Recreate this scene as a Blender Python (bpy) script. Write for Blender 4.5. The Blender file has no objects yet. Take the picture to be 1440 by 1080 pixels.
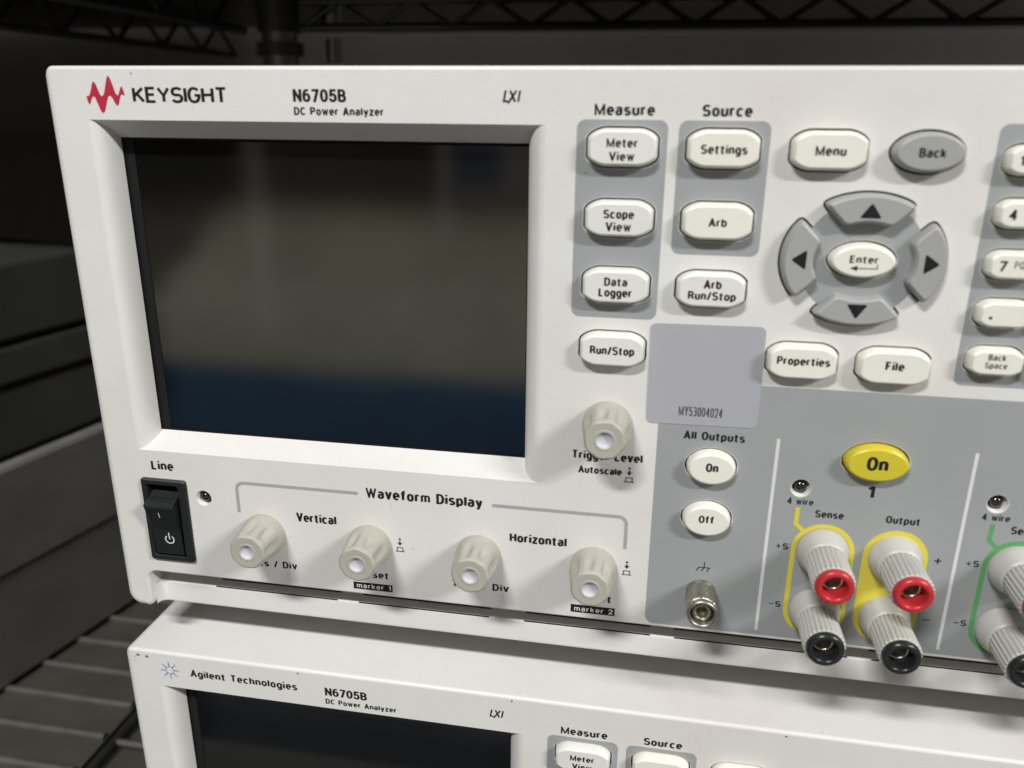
import bpy, bmesh, math, random
from mathutils import Vector
from mathutils.geometry import tessellate_polygon

random.seed(7)
S = 0.001                      # everything below is written in millimetres
scene = bpy.context.scene
COL = scene.collection

# ------------------------------------------------------------------ camera
cam_data = bpy.data.cameras.new('camera')
cam = bpy.data.objects.new('camera', cam_data); COL.objects.link(cam)
cam_data.sensor_width = 36.0
cam_data.lens = 36.0 * 1152.3 / 1440.0
cam_data.clip_start = 0.01
cam_data.clip_end = 50.0
cam.location = (0.17506, -0.22091, -0.01012)
cam.rotation_euler = (math.radians(71.338), math.radians(-0.451), math.radians(10.121))
cam_data.dof.use_dof = True
cam_data.dof.focus_distance = 0.270
cam_data.dof.aperture_fstop = 10.5
scene.camera = cam

# ------------------------------------------------------------------ exposure
scene.view_settings.view_transform = 'Standard'
scene.view_settings.look = 'None'
scene.view_settings.gamma = 1.0
scene.view_settings.exposure = 0.0
scene.view_settings.use_curve_mapping = False

# ------------------------------------------------------------------ room light all round (what the dark screens mirror)
world = bpy.data.worlds.new('World'); scene.world = world
world.use_nodes = True
wn = world.node_tree; wn.nodes.clear()
w_out = wn.nodes.new('ShaderNodeOutputWorld'); w_bg = wn.nodes.new('ShaderNodeBackground')
w_tc = wn.nodes.new('ShaderNodeTexCoord'); w_sep = wn.nodes.new('ShaderNodeSeparateXYZ')
wn.links.new(w_tc.outputs['Generated'], w_sep.inputs[0])
def wmath(op, a, b=None, clamp=False):
    n = wn.nodes.new('ShaderNodeMath'); n.operation = op; n.use_clamp = clamp
    for i, q in enumerate((a, b)):
        if q is None: continue
        if isinstance(q, (int, float)): n.inputs[i].default_value = q
        else: wn.links.new(q, n.inputs[i])
    return n.outputs[0]
def wstep(q, lo, hi):            # 0 below lo, 1 above hi
    n = wn.nodes.new('ShaderNodeMapRange'); n.interpolation_type = 'SMOOTHSTEP'
    n.inputs['From Min'].default_value = lo; n.inputs['From Max'].default_value = hi
    wn.links.new(q, n.inputs['Value']); return n.outputs[0]
def wband(q, lo, hi, soft): return wmath('MULTIPLY', wstep(q, lo-soft, lo+soft), wmath('SUBTRACT', 1., wstep(q, hi-soft, hi+soft)))
w_fwd = wmath('MAXIMUM', wmath('MULTIPLY', w_sep.outputs['Y'], -1.), .04)
w_u = wmath('DIVIDE', w_sep.outputs['X'], w_fwd); w_v = wmath('DIVIDE', w_sep.outputs['Z'], w_fwd)
w_noise = wn.nodes.new('ShaderNodeTexNoise'); w_noise.inputs['Scale'].default_value = 9.0; w_noise.inputs['Detail'].default_value = 3.0
wn.links.new(w_tc.outputs['Generated'], w_noise.inputs['Vector'])
w_n = w_noise.outputs['Fac']
w_ramp = wn.nodes.new('ShaderNodeValToRGB'); cr = w_ramp.color_ramp
def vpos(v): return (v+2)/4
# room opposite the rack, by height: floor with a band brightened to light undersides, dark blue low band, olive-grey wall, dark shelf line, dim ceiling
stops = [(-2., (.05, .05, .05)), (-.92, (.055, .06, .07)), (-.84, (.58, .58, .56)), (-.56, (.55, .56, .57)), (-.50, (.05, .11, .20)), (-.350, (.065, .155, .29)),
         (-.335, (.60, .57, .44)), (-.24, (.78, .73, .55)), (-.150, (.68, .62, .44)), (-.105, (.085, .06, .05)), (0.03, (.05, .03, .03)), (0.20, (.05, .05, .05)), (2., (.05, .05, .05))]
cr.elements[0].position = vpos(stops[0][0]); cr.elements[0].color = stops[0][1] + (1,)
cr.elements[1].position = vpos(stops[-1][0]); cr.elements[1].color = stops[-1][1] + (1,)
for z, c in stops[1:-1]:
    e = cr.elements.new(vpos(z)); e.color = c + (1,)
wn.links.new(wmath('DIVIDE', wmath('ADD', w_v, 2.), 4., True), w_ramp.inputs[0])
# a dark thing standing at the left, dim sides
w_edge = wmath('MAXIMUM', wmath('ADD', wmath('MULTIPLY', wmath('ADD', w_v, .115), .90), -.547), -.675)
w_edge = wmath('MINIMUM', w_edge, -.50)
w_d = wmath('ADD', wmath('SUBTRACT', w_u, w_edge), wmath('MULTIPLY', wmath('SUBTRACT', w_n, .5), .10))
w_dark = wmath('ADD', wmath('MULTIPLY', wstep(w_d, -.03, .03), .74), wmath('MULTIPLY', w_n, .52))
w_side = wmath('SUBTRACT', 1., wmath('MULTIPLY', wstep(w_u, -.12, .35), .6))
w_fac = wmath('MULTIPLY', w_dark, w_side)
# two pale upright streaks for the screen's reflection and a small dark blue patch near the top
w_streak = wmath('ADD', wmath('MULTIPLY', wmath('MULTIPLY', wband(w_u, -.526, -.496, .006), wstep(w_v, -.36, -.10)), .20), wmath('MULTIPLY', wmath('MULTIPLY', wband(w_u, -.272, -.252, .005), wstep(w_v, -.19, -.10)), .17))
w_patch = wmath('MULTIPLY', wband(w_u, -.249, -.190, .006), wband(w_v, -.092, -.040, .008))
w_right = wmath('MULTIPLY', wstep(w_u, -.255, -.235), wstep(w_v, -.12, -.085))
def wmix(kind, fac, a, b):
    n = wn.nodes.new('ShaderNodeMix'); n.data_type = 'RGBA'; n.blend_type = kind
    for i, q in ((0, fac), (6, a), (7, b)):
        if isinstance(q, (int, float)): n.inputs[i].default_value = q
        elif isinstance(q, tuple): n.inputs[i].default_value = q + (1,)
        else: wn.links.new(q, n.inputs[i])
    return n.outputs[2]
w_c = wmix('MULTIPLY', 1., w_ramp.outputs[0], w_fac)
w_c = wmix('ADD', w_right, w_c, (.18, .16, .15))
w_c = wmix('ADD', w_streak, w_c, (1., 1., .92))
w_c = wmix('MIX', w_patch, w_c, (.05, .065, .10))
wn.links.new(w_c, w_bg.inputs[0])
w_bg.inputs[1].default_value = 0.95
wn.links.new(w_bg.outputs[0], w_out.inputs[0])

# ------------------------------------------------------------------ two ceiling tube lights in front of the rack
def tube_light(name, x, y, z, length, width, watts, color):
    d = bpy.data.lights.new(name, 'AREA'); d.shape = 'RECTANGLE'
    d.size = length; d.size_y = width; d.energy = watts; d.color = color
    o = bpy.data.objects.new(name, d); COL.objects.link(o)
    o.location = (x, y, z)
    t = Vector((0.15, 0, -0.1)) - Vector((x, y, z))
    ang = math.atan2(-t.y, -t.z)
    o.rotation_euler = (-math.atan2(t.y, -t.z) * -1.0, 0, 0)
    return o
tube_light('ceiling_tube', -0.36, -1.40, 1.62, 0.55, 0.12, 43, (1.0, .993, .978))
tube_light('ceiling_tube', 2.60, -1.40, 1.62, 1.1, 0.14, 105, (1.0, .993, .978))

# ------------------------------------------------------------------ materials
MATS = {}
def mat(name, color, rough=.5, metal=0., spec=.5, grain=0., grain_scale=2500., mottle=0., mottle_scale=25., coat=0., tint=None, speck=0., emit=None):
    m = bpy.data.materials.new(name); m.use_nodes = True
    nt = m.node_tree; b = nt.nodes['Principled BSDF']
    b.inputs['Base Color'].default_value = tuple(color) + (1,)
    b.inputs['Roughness'].default_value = rough
    b.inputs['Metallic'].default_value = metal
    b.inputs['Specular IOR Level'].default_value = spec
    b.inputs['Coat Weight'].default_value = coat
    tc = nt.nodes.new('ShaderNodeTexCoord')
    src = tc.outputs['Object']
    if mottle > 0:
        n = nt.nodes.new('ShaderNodeTexNoise'); n.inputs['Scale'].default_value = mottle_scale
        n.inputs['Detail'].default_value = 5; n.inputs['Roughness'].default_value = .6
        nt.links.new(src, n.inputs['Vector'])
        mx = nt.nodes.new('ShaderNodeMix'); mx.data_type = 'RGBA'
        t = tint or tuple(c * (1 - mottle) for c in color)
        mx.inputs[6].default_value = tuple(color) + (1,); mx.inputs[7].default_value = tuple(t) + (1,)
        r = nt.nodes.new('ShaderNodeMapRange'); r.inputs['From Min'].default_value = .4; r.inputs['From Max'].default_value = .75
        nt.links.new(n.outputs['Fac'], r.inputs['Value']); nt.links.new(r.outputs[0], mx.inputs[0])
        outc = mx.outputs[2]
        if speck > 0:
            n2 = nt.nodes.new('ShaderNodeTexNoise'); n2.inputs['Scale'].default_value = 420.
            n2.inputs['Detail'].default_value = 3
            nt.links.new(src, n2.inputs['Vector'])
            r2 = nt.nodes.new('ShaderNodeMapRange'); r2.inputs['From Min'].default_value = .71; r2.inputs['From Max'].default_value = .76
            r2.inputs['To Max'].default_value = speck
            nt.links.new(n2.outputs['Fac'], r2.inputs['Value'])
            mx2 = nt.nodes.new('ShaderNodeMix'); mx2.data_type = 'RGBA'
            nt.links.new(r2.outputs[0], mx2.inputs[0]); nt.links.new(outc, mx2.inputs[6])
            mx2.inputs[7].default_value = tuple(c * .55 for c in color) + (1,)
            outc = mx2.outputs[2]
        nt.links.new(outc, b.inputs['Base Color'])
        rr = nt.nodes.new('ShaderNodeMapRange'); rr.inputs['To Min'].default_value = rough - .06; rr.inputs['To Max'].default_value = rough + .06
        nt.links.new(n.outputs['Fac'], rr.inputs['Value']); nt.links.new(rr.outputs[0], b.inputs['Roughness'])
    if grain > 0:
        n = nt.nodes.new('ShaderNodeTexNoise'); n.inputs['Scale'].default_value = grain_scale; n.inputs['Detail'].default_value = 2
        nt.links.new(src, n.inputs['Vector'])
        bp = nt.nodes.new('ShaderNodeBump'); bp.inputs['Strength'].default_value = grain; bp.inputs['Distance'].default_value = .0002
        nt.links.new(n.outputs['Fac'], bp.inputs['Height']); nt.links.new(bp.outputs[0], b.inputs['Normal'])
    MATS[name] = m
    return m
M_BEZEL = mat('white_bezel_plastic', (.722, .715, .693), .42, grain=.22, grain_scale=1400, mottle=.05, mottle_scale=22, tint=(.668, .645, .615), speck=.22)
M_PAD = mat('grey_printed_field', (.326, .342, .347), .45, grain=.15, grain_scale=1800, mottle=.05, mottle_scale=40, speck=.15)
M_KEY = mat('cream_key_plastic', (.80, .79, .71), .36, grain=.08, grain_scale=900, mottle=.04, mottle_scale=60)
M_KEYC = mat('white_key_plastic', (.74, .745, .70), .42, grain=.08, grain_scale=900, mottle=.04, mottle_scale=60)
M_KEYG = mat('grey_key_plastic', (.36, .365, .355), .40, grain=.08, grain_scale=900, mottle=.05, mottle_scale=60)
M_INK = mat('black_ink', (.012, .012, .014), .6, spec=.15, mottle=.3, mottle_scale=600, tint=(.024, .024, .026))
M_INKW = mat('white_ink', (.75, .75, .72), .5)
M_LINE = mat('grey_ink', (.37, .375, .375), .5, mottle=.08, mottle_scale=300)
M_WLINE = mat('pale_ink', (.70, .70, .69), .5, mottle=.08, mottle_scale=300)
M_GAP = mat('dark_gap', (.012, .012, .012), .8)
M_SCREEN = mat('dark_screen_glass', (.004, .0045, .0045), .065, spec=1.0, mottle=.25, mottle_scale=30, tint=(.003, .003, .0035))
M_MASK = mat('screen_border', (.010, .010, .011), .7, spec=.15)
M_KNOB = mat('warm_grey_knob_plastic', (.43, .42, .365), .5, grain=.12, grain_scale=1500, mottle=.10, mottle_scale=90)
M_DIMPLE = mat('white_dimple', (.52, .52, .56), .45)
M_SWITCH = mat('black_switch_plastic', (.010, .011, .012), .46, grain=.25, grain_scale=1400, mottle=.3, mottle_scale=120)
M_POST = mat('light_grey_post_plastic', (.53, .523, .488), .38, grain=.06, grain_scale=800, mottle=.08, mottle_scale=80)
M_RED = mat('red_ring_plastic', (.50, .028, .035), .30, mottle=.12, mottle_scale=100)
M_BLACK = mat('black_ring_plastic', (.018, .020, .021), .26, mottle=.3, mottle_scale=100)
M_METAL = mat('nickel_metal', (.44, .42, .355), .38, metal=1., mottle=.15, mottle_scale=150)
M_SOCKET = mat('tinned_socket_metal', (.72, .69, .62), .3, metal=1., mottle=.15, mottle_scale=150)
M_YEL = mat('yellow_key_plastic', (.62, .53, .035), .34, mottle=.07, mottle_scale=70)
M_YINK = mat('yellow_ink', (.70, .60, .06), .5, mottle=.08, mottle_scale=100)
M_GINK = mat('green_ink', (.10, .36, .12), .5, mottle=.08, mottle_scale=100)
M_BINK = mat('blue_ink', (.08, .17, .45), .5, mottle=.08, mottle_scale=100)
M_PINK = mat('red_ink', (.50, .06, .08), .5, mottle=.08, mottle_scale=100)
M_GKEY = mat('green_key_plastic', (.10, .34, .12), .34); M_BKEY = mat('blue_key_plastic', (.10, .19, .5), .34); M_RKEY = mat('red_key_plastic', (.5, .06, .08), .34)
M_LOGO = mat('red_logo_ink', (.48, .022, .05), .45, mottle=.1, mottle_scale=200)
M_BLUE = mat('blue_logo_ink', (.10, .16, .46), .5)
M_STICK = mat('silver_sticker_film', (.40, .405, .445), .30, spec=.6, mottle=.06, mottle_scale=30)
M_SERIAL = mat('serial_ink', (.05, .05, .055), .5)
M_LED = mat('smoked_led_lens', (.012, .012, .012), .12, spec=.8)
M_CASE = mat('grey_case_paint', (.10, .10, .097), .55, grain=.2, grain_scale=900, mottle=.1)
M_RUBBER = mat('dark_rubber', (.03, .03, .03), .7)
M_CHIP = mat('bare_chip', (.10, .10, .095), .7)
M_DARKBOX = mat('dark_equipment_paint', (.25, .252, .25), .42, grain=.2, grain_scale=500, mottle=.25, mottle_scale=14)
M_DARKBOX2 = mat('charcoal_equipment_paint', (.06, .061, .06), .45, grain=.2, grain_scale=500, mottle=.25, mottle_scale=14)
M_WIRE = mat('dark_coated_wire', (.03, .03, .03), .35, mottle=.3, mottle_scale=60)
M_DECKWIRE = mat('grey_coated_wire', (.125, .122, .105), .42, mottle=.3, mottle_scale=60)
M_POSTCHROME = mat('dull_chrome', (.20, .20, .20), .36, metal=1., mottle=.2, mottle_scale=60)
M_LINER = mat('shelf_liner', (.08, .078, .063), .6, mottle=.3, mottle_scale=30)
M_WALL = mat('grey_wall_paint', (.72, .72, .69), .8, mottle=.15, mottle_scale=6)

# ------------------------------------------------------------------ mesh builder (millimetres, y = depth into the rack)
class MB:
    def __init__(s): s.v = []; s.f = []; s.sm = []
    def add(s, verts, faces, smooth=False):
        o = len(s.v); s.v += [tuple(p) for p in verts]
        for f in faces: s.f.append(tuple(i + o for i in f)); s.sm.append(smooth)
    def loft(s, loops, cap0=False, cap1=False, smooth=True, closed=True):
        n = len(loops[0]); V = [p for l in loops for p in l]; F = []
        for a in range(len(loops) - 1):
            for i in range(n if closed else n - 1):
                j = (i + 1) % n
                F.append((a*n+i, a*n+j, (a+1)*n+j, (a+1)*n+i))
        s.add(V, F, smooth)
        if cap0: s.add(loops[0], [tuple(range(n))[::-1]])
        if cap1: s.add(loops[-1], [tuple(range(n))])
    def revolve(s, prof, cx, cz, n=48, smooth=True, sharp=()):
        loops = [[(cx + r*math.cos(2*math.pi*i/n), -h, cz + r*math.sin(2*math.pi*i/n)) for i in range(n)] for r, h in prof]
        st = 0
        for k in list(sharp) + [len(loops) - 1]:
            s.loft(loops[st:k+1], smooth=smooth); st = k
    def box(s, a, b):
        x0, y0, z0 = a; x1, y1, z1 = b
        V = [(x0,y0,z0),(x1,y0,z0),(x1,y1,z0),(x0,y1,z0),(x0,y0,z1),(x1,y0,z1),(x1,y1,z1),(x0,y1,z1)]
        s.add(V, [(0,1,5,4),(1,2,6,5),(2,3,7,6),(3,0,4,7),(4,5,6,7),(3,2,1,0)])
    def tube(s, pts, r, n=10, cap=True):
        pts = [Vector(p) for p in pts]; loops = []
        for i, p in enumerate(pts):
            d = (pts[min(i+1, len(pts)-1)] - pts[max(i-1, 0)]).normalized()
            u = d.cross(Vector((0, 0, 1)))
            if u.length < 1e-3: u = d.cross(Vector((1, 0, 0)))
            u.normalize(); w = d.cross(u)
            loops.append([tuple(p + r*(math.cos(2*math.pi*k/n)*u + math.sin(2*math.pi*k/n)*w)) for k in range(n)])
        s.loft(loops, cap0=cap, cap1=cap)
    def poly(s, pts2, y):                       # filled flat shape facing the viewer
        tri = tessellate_polygon([[Vector((p[0], p[1], 0)) for p in pts2]])
        V = [(p[0], y, p[1]) for p in pts2]; F = []
        for t in tri:
            a, b, c = [pts2[i] for i in t]
            ar = (b[0]-a[0])*(c[1]-a[1]) - (b[1]-a[1])*(c[0]-a[0])
            F.append(t if ar > 0 else t[::-1])
        s.add(V, F)
    def stroke(s, pts, w, y, closed=False, flat=1.):
        q_ = [pts[0]]
        for p_ in pts[1:]:
            if math.hypot(p_[0]-q_[-1][0], p_[1]-q_[-1][1]) > 1e-4: q_.append(p_)
        pts = q_; n = len(pts); L = []; R = []
        for i in range(n):
            p = Vector(pts[i])
            a = Vector(pts[i-1]) if (i > 0 or closed) else None
            b = Vector(pts[(i+1) % n]) if (i < n-1 or closed) else None
            d1 = (p-a).normalized() if a is not None else (b-p).normalized()
            d2 = (b-p).normalized() if b is not None else d1
            t = (d1+d2)
            t = t.normalized() if t.length > 1e-6 else d1
            nn = Vector((-t.y, t.x)); k = max(.4, nn.dot(Vector((-d1.y, d1.x))))
            h_ = Vector((nn.x*w/2/k, nn.y*w*flat/2/k)); L.append(p + h_); R.append(p - h_)
        V = [(q.x, y, q.y) for q in L] + [(q.x, y, q.y) for q in R]
        F = [(i, n+i, n+(i+1) % n, (i+1) % n) for i in range(n if closed else n-1)]
        s.add(V, F)
    def build(s, name, m, parent=None, base=(0, 0, 0), location=None):
        me = bpy.data.meshes.new(name)
        me.from_pydata([((x-base[0])*S, (y-base[1])*S, (z-base[2])*S) for x, y, z in s.v], [], s.f)
        me.polygons.foreach_set('use_smooth', s.sm)
        me.materials.append(m); me.update()
        o = bpy.data.objects.new(name, me); COL.objects.link(o)
        if parent is not None: o.parent = parent
        return o

def arc(cx, cz, r, a0, a1, n, rz=None):
    rz = r if rz is None else rz
    return [(cx + r*math.cos(math.radians(a0+(a1-a0)*i/n)), cz + rz*math.sin(math.radians(a0+(a1-a0)*i/n))) for i in range(n+1)]
def rrect(x0, z0, x1, z1, r, n=6):              # counter clockwise seen from the front
    return arc(x1-r, z1-r, r, 0, 90, n) + arc(x0+r, z1-r, r, 90, 180, n) + arc(x0+r, z0+r, r, 180, 270, n) + arc(x1-r, z0+r, r, 270, 360, n)
def ellipse(cx, cz, a, b, n=48): return arc(cx, cz, a, 0, 360, n, b)[:-1]
def lens(cx, cz, a, b, n=20):                    # oval with slightly pinched ends
    P = []
    for i in range(n*2):
        t = 2*math.pi*i/(n*2); c, s_ = math.cos(t), math.sin(t)
        P.append((cx + a*c, cz + b*math.copysign(abs(s_)**1.04, s_)))
    return P
def keyshape(cx, cz, w=18., h=9.6):
    hw, hh = w/2, h/2; fx, fz = .47*hw, .44*hh; P = []
    for (sx, sz, rev) in ((1, 1, 0), (-1, 1, 1), (-1, -1, 0), (1, -1, 1)):
        c = []
        n = 8
        for i in range(n+1):
            t = math.pi/2*i/n
            ex, ez = fx+(hw-fx)*math.cos(t)**1.22, fz+(hh-fz)*math.sin(t)**1.22
            c.append((cx+sx*ex, cz+sz*ez))
        P += c[::-1] if rev else c
    return P
def area2(P): return sum(P[i-1][0]*P[i][1]-P[i][0]*P[i-1][1] for i in range(len(P)))
def offset(P, e):                                # inward for e > 0 (counter clockwise loops)
    n = len(P); Q = []
    for i in range(n):
        a, p, b = Vector(P[i-1]), Vector(P[i]), Vector(P[(i+1) % n])
        d1, d2 = (p-a), (b-p)
        if d1.length < 1e-9: d1 = d2
        if d2.length < 1e-9: d2 = d1
        d1.normalize(); d2.normalize(); t = d1+d2
        t = t.normalized() if t.length > 1e-6 else d1
        nn = Vector((-t.y, t.x)); k = max(.5, nn.dot(Vector((-d1.y, d1.x))))
        ee = e[i] if isinstance(e, (list, tuple)) else e
        q = p + nn*ee/k; Q.append((q.x, q.y))
    return Q
def dedupe(P):
    Q = []
    for p in P:
        if not Q or math.hypot(p[0]-Q[-1][0], p[1]-Q[-1][1]) > .01: Q.append(p)
    if math.hypot(Q[0][0]-Q[-1][0], Q[0][1]-Q[-1][1]) < .01: Q.pop()
    return Q
def at(P, y): return [(x, y, z) for x, z in P]

def sheet(mb, outer, holes, y):                  # flat face with holes
    loops = [outer] + holes
    pts = [p for l in loops for p in l]
    tri = tessellate_polygon([[Vector((p[0], p[1], 0)) for p in l] for l in loops])
    F = []
    for t in tri:
        a, b, c = [pts[i] for i in t]
        ar = (b[0]-a[0])*(c[1]-a[1])-(b[1]-a[1])*(c[0]-a[0])
        if abs(ar) < 1e-9: continue
        F.append(tuple(t) if ar > 0 else tuple(t)[::-1])
    mb.add([(p[0], y, p[1]) for p in pts], F)

# ------------------------------------------------------------------ lettering: a bold condensed grotesque drawn with pen strokes
def E(cx, cz, rx, rz, a0, a1, n=None, p=.88):
    n = n or max(4, int(abs(a1-a0)/16)); P = []
    for i in range(n+1):
        t = math.radians(a0+(a1-a0)*i/n); c, d = math.cos(t), math.sin(t)
        P.append((cx+rx*math.copysign(abs(c)**p, c), cz+rz*math.copysign(abs(d)**p, d)))
    return P
X_ = .715                         # x-height of the pen's centre line
def bowl(cx=.2, w=.2): return E(cx, X_/2, w, X_/2, 0, 360, 24)[:-1]
G = {}                           # glyph: (advance width, [(points, closed)])
def g_(ch, w, *st): G[ch] = (w, [(list(p), c) for p, c in ((q if isinstance(q, tuple) else (q, False)) for q in st)])
g_('A', .54, [(0, 0), (.27, 1), (.54, 0)], [(.1, .28), (.44, .28)])
g_('B', .46, [(0, 0), (0, 1), (.22, 1)] + E(.22, .76, .2, .24, 90, -90) + [(0, .52)], [(.2, .52)] + E(.24, .26, .22, .26, 90, -90) + [(0, 0)])
g_('C', .48, E(.24, .5, .24, .5, 38, 322, 20))
g_('D', .48, ([(0, 0), (0, 1), (.18, 1)] + E(.18, .5, .30, .5, 90, -90, 14)[1:-1] + [(.18, 0)], True))
g_('E', .40, [(.4, 1), (0, 1), (0, 0), (.4, 0)], [(0, .52), (.36, .52)])
g_('F', .38, [(.38, 1), (0, 1), (0, 0)], [(0, .50), (.34, .50)])
g_('G', .50, E(.25, .5, .25, .5, 40, 345, 20) + [(.5, .48), (.28, .48)])
g_('H', .48, [(0, 0), (0, 1)], [(.48, 0), (.48, 1)], [(0, .52), (.48, .52)])
g_('I', .0, [(0, 0), (0, 1)])
g_('J', .34, [(.34, 1), (.34, .25)] + E(.17, .22, .17, .22, 0, -170, 10))
g_('K', .48, [(0, 0), (0, 1)], [(.46, 1), (.03, .42)], [(.16, .58), (.48, 0)])
g_('L', .38, [(0, 1), (0, 0), (.38, 0)])
g_('M', .70, [(0, 0), (0, 1), (.35, .05), (.70, 1), (.70, 0)])
g_('N', .50, [(0, 0), (0, 1), (.50, 0), (.50, 1)])
g_('O', .50, (E(.25, .5, .25, .5, 0, 360, 28)[:-1], True))
g_('P', .44, [(0, 0), (0, 1), (.22, 1)] + E(.22, .73, .22, .27, 90, -90) + [(0, .46)])
g_('Q', .50, (E(.25, .5, .25, .5, 0, 360, 28)[:-1], True), [(.3, .2), (.52, -.06)])
g_('R', .48, [(0, 0), (0, 1), (.22, 1)] + E(.22, .75, .22, .25, 90, -90) + [(0, .5)], [(.24, .5), (.42, .32), (.48, 0)])
g_('S', .46, E(.23, .76, .22, .24, 25, 180, 9) + E(.23, .70, .22, .20, 195, 255, 4) + E(.23, .28, .23, .23, 75, 10, 5) + E(.23, .25, .23, .25, -10, -160, 9))
g_('T', .48, [(0, 1), (.48, 1)], [(.24, 1), (.24, 0)])
g_('U', .48, [(0, 1), (0, .25)] + E(.24, .24, .24, .24, 180, 360, 12) + [(.48, 1)])
g_('V', .52, [(0, 1), (.26, 0), (.52, 1)])
g_('W', .80, [(0, 1), (.20, 0), (.40, .95), (.60, 0), (.80, 1)])
g_('X', .50, [(0, 0), (.5, 1)], [(0, 1), (.5, 0)])
g_('Y', .52, [(0, 1), (.26, .45), (.52, 1)], [(.26, .47), (.26, 0)])
g_('Z', .46, [(0, 1), (.46, 1), (0, 0), (.46, 0)])
g_('a', .38, E(.19, X_-.20, .18, .20, 160, 0, 9) + [(.37, .08), (.40, 0)], [(.37, .43)] + [(.20, .40)] + E(.17, .20, .17, .20, 95, 270, 9) + [(.28, .02), (.37, .14)])
g_('b', .40, [(0, 1), (0, 0)], (bowl(), True))
g_('c', .38, E(.2, X_/2, .2, X_/2, 42, 318, 18))
g_('d', .40, [(.4, 1), (.4, 0)], (bowl(), True))
g_('e', .40, [(.02, X_/2), (.40, X_/2)] + E(.2, X_/2, .2, X_/2, 12, 312, 20))
g_('f', .27, [(.30, 1)] + E(.24, .83, .13, .17, 95, 180, 6) + [(.11, 0)], [(-.07, X_), (.28, X_)])
g_('g', .40, (bowl(), True), [(.4, X_), (.4, -.02)] + E(.2, -.06, .2, .24, 0, -150, 10))
g_('h', .38, [(0, 1), (0, 0)], [(0, X_-.22)] + E(.19, X_-.22, .19, .22, 170, 0, 9) + [(.38, 0)])
g_('i', .0, [(0, 0), (0, X_+.02)], [(0, .92), (0, 1.07)])
g_('k', .38, [(0, 0), (0, 1)], [(.35, X_), (.03, .28)], [(.14, .38), (.38, 0)])
g_('l', .0, [(0, 0), (0, 1)])
g_('m', .64, [(0, X_+.04), (0, 0)], [(0, X_-.20)] + E(.16, X_-.2, .16, .2, 170, 0, 8) + [(.32, 0)], [(.32, X_-.20)] + E(.48, X_-.2, .16, .2, 170, 0, 8) + [(.64, 0)])
g_('n', .38, [(0, X_+.04), (0, 0)], [(0, X_-.22)] + E(.19, X_-.22, .19, .22, 170, 0, 9) + [(.38, 0)])
g_('o', .40, (bowl(), True))
g_('p', .40, [(0, X_+.04), (0, -.28)], (bowl(), True))
g_('r', .22, [(0, X_+.04), (0, 0)], [(0, X_-.22)] + E(.2, X_-.22, .2, .22, 170, 85, 6) + [(.25, X_)])
g_('s', .36, E(.18, .53, .17, .17, 30, 180, 8) + E(.18, .50, .17, .14, 200, 255, 3) + E(.18, .19, .18, .16, 75, 10, 4) + E(.18, .17, .18, .17, -10, -155, 8))
g_('t', .27, [(.10, .95), (.10, .15)] + E(.22, .13, .12, .13, 180, 265, 5) + [(.27, 0)], [(-.08, X_), (.29, X_)])
g_('u', .38, [(0, X_+.02), (0, .22)] + E(.19, .22, .19, .22, 180, 350, 9), [(.38, X_+.02), (.38, 0)])
g_('v', .40, [(0, X_+.02), (.20, 0), (.40, X_+.02)])
g_('w', .62, [(0, X_+.02), (.155, 0), (.31, X_-.02), (.465, 0), (.62, X_+.02)])
g_('y', .40, [(0, X_+.02), (.20, .02)], [(.40, X_+.02), (.17, -.18), (.04, -.28)])
g_('z', .34, [(0, X_), (.34, X_), (0, 0), (.34, 0)])
g_('0', .44, (E(.22, .5, .22, .5, 0, 360, 28)[:-1], True))
g_('1', .20, [(-.02, .74), (.20, .96)], [(.20, 1.03), (.20, -.03)])
g_('2', .42, E(.21, .73, .21, .27, 170, -35, 12) + [(0, 0), (.44, 0)])
g_('3', .42, E(.2, .75, .2, .25, 155, -80, 11) + [(.14, .51)], [(.14, .52)] + E(.2, .26, .22, .26, 80, -155, 12))
g_('4', .46, [(.34, -.03), (.34, 1), (0, .28), (.46, .28)])
g_('5', .42, [(.40, 1), (.06, 1), (.03, .52)] + E(.2, .31, .22, .31, 125, -155, 14))
g_('6', .44, (E(.22, .31, .22, .31, 0, 360, 22)[:-1], True), [(.0, .34)] + E(.24, .5, .24, .5, 175, 60, 9))
g_('7', .42, [(0, 1), (.42, 1), (.14, -.03)])
g_('8', .44, (E(.22, .76, .19, .24, 0, 360, 20)[:-1], True), (E(.22, .27, .22, .27, 0, 360, 20)[:-1], True))
g_('9', .44, (E(.22, .69, .22, .31, 0, 360, 22)[:-1], True), [(.44, .66)] + E(.20, .5, .24, .5, -5, -120, 9))
g_('/', .30, [(0, -.06), (.30, 1.04)])
g_('+', .40, [(0, .48), (.4, .48)], [(.2, .24), (.2, .72)])
g_('-', .30, [(0, .45), (.30, .45)])
g_('.', .0, [(0, -.03), (0, .06)])
g_(' ', .16)
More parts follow.
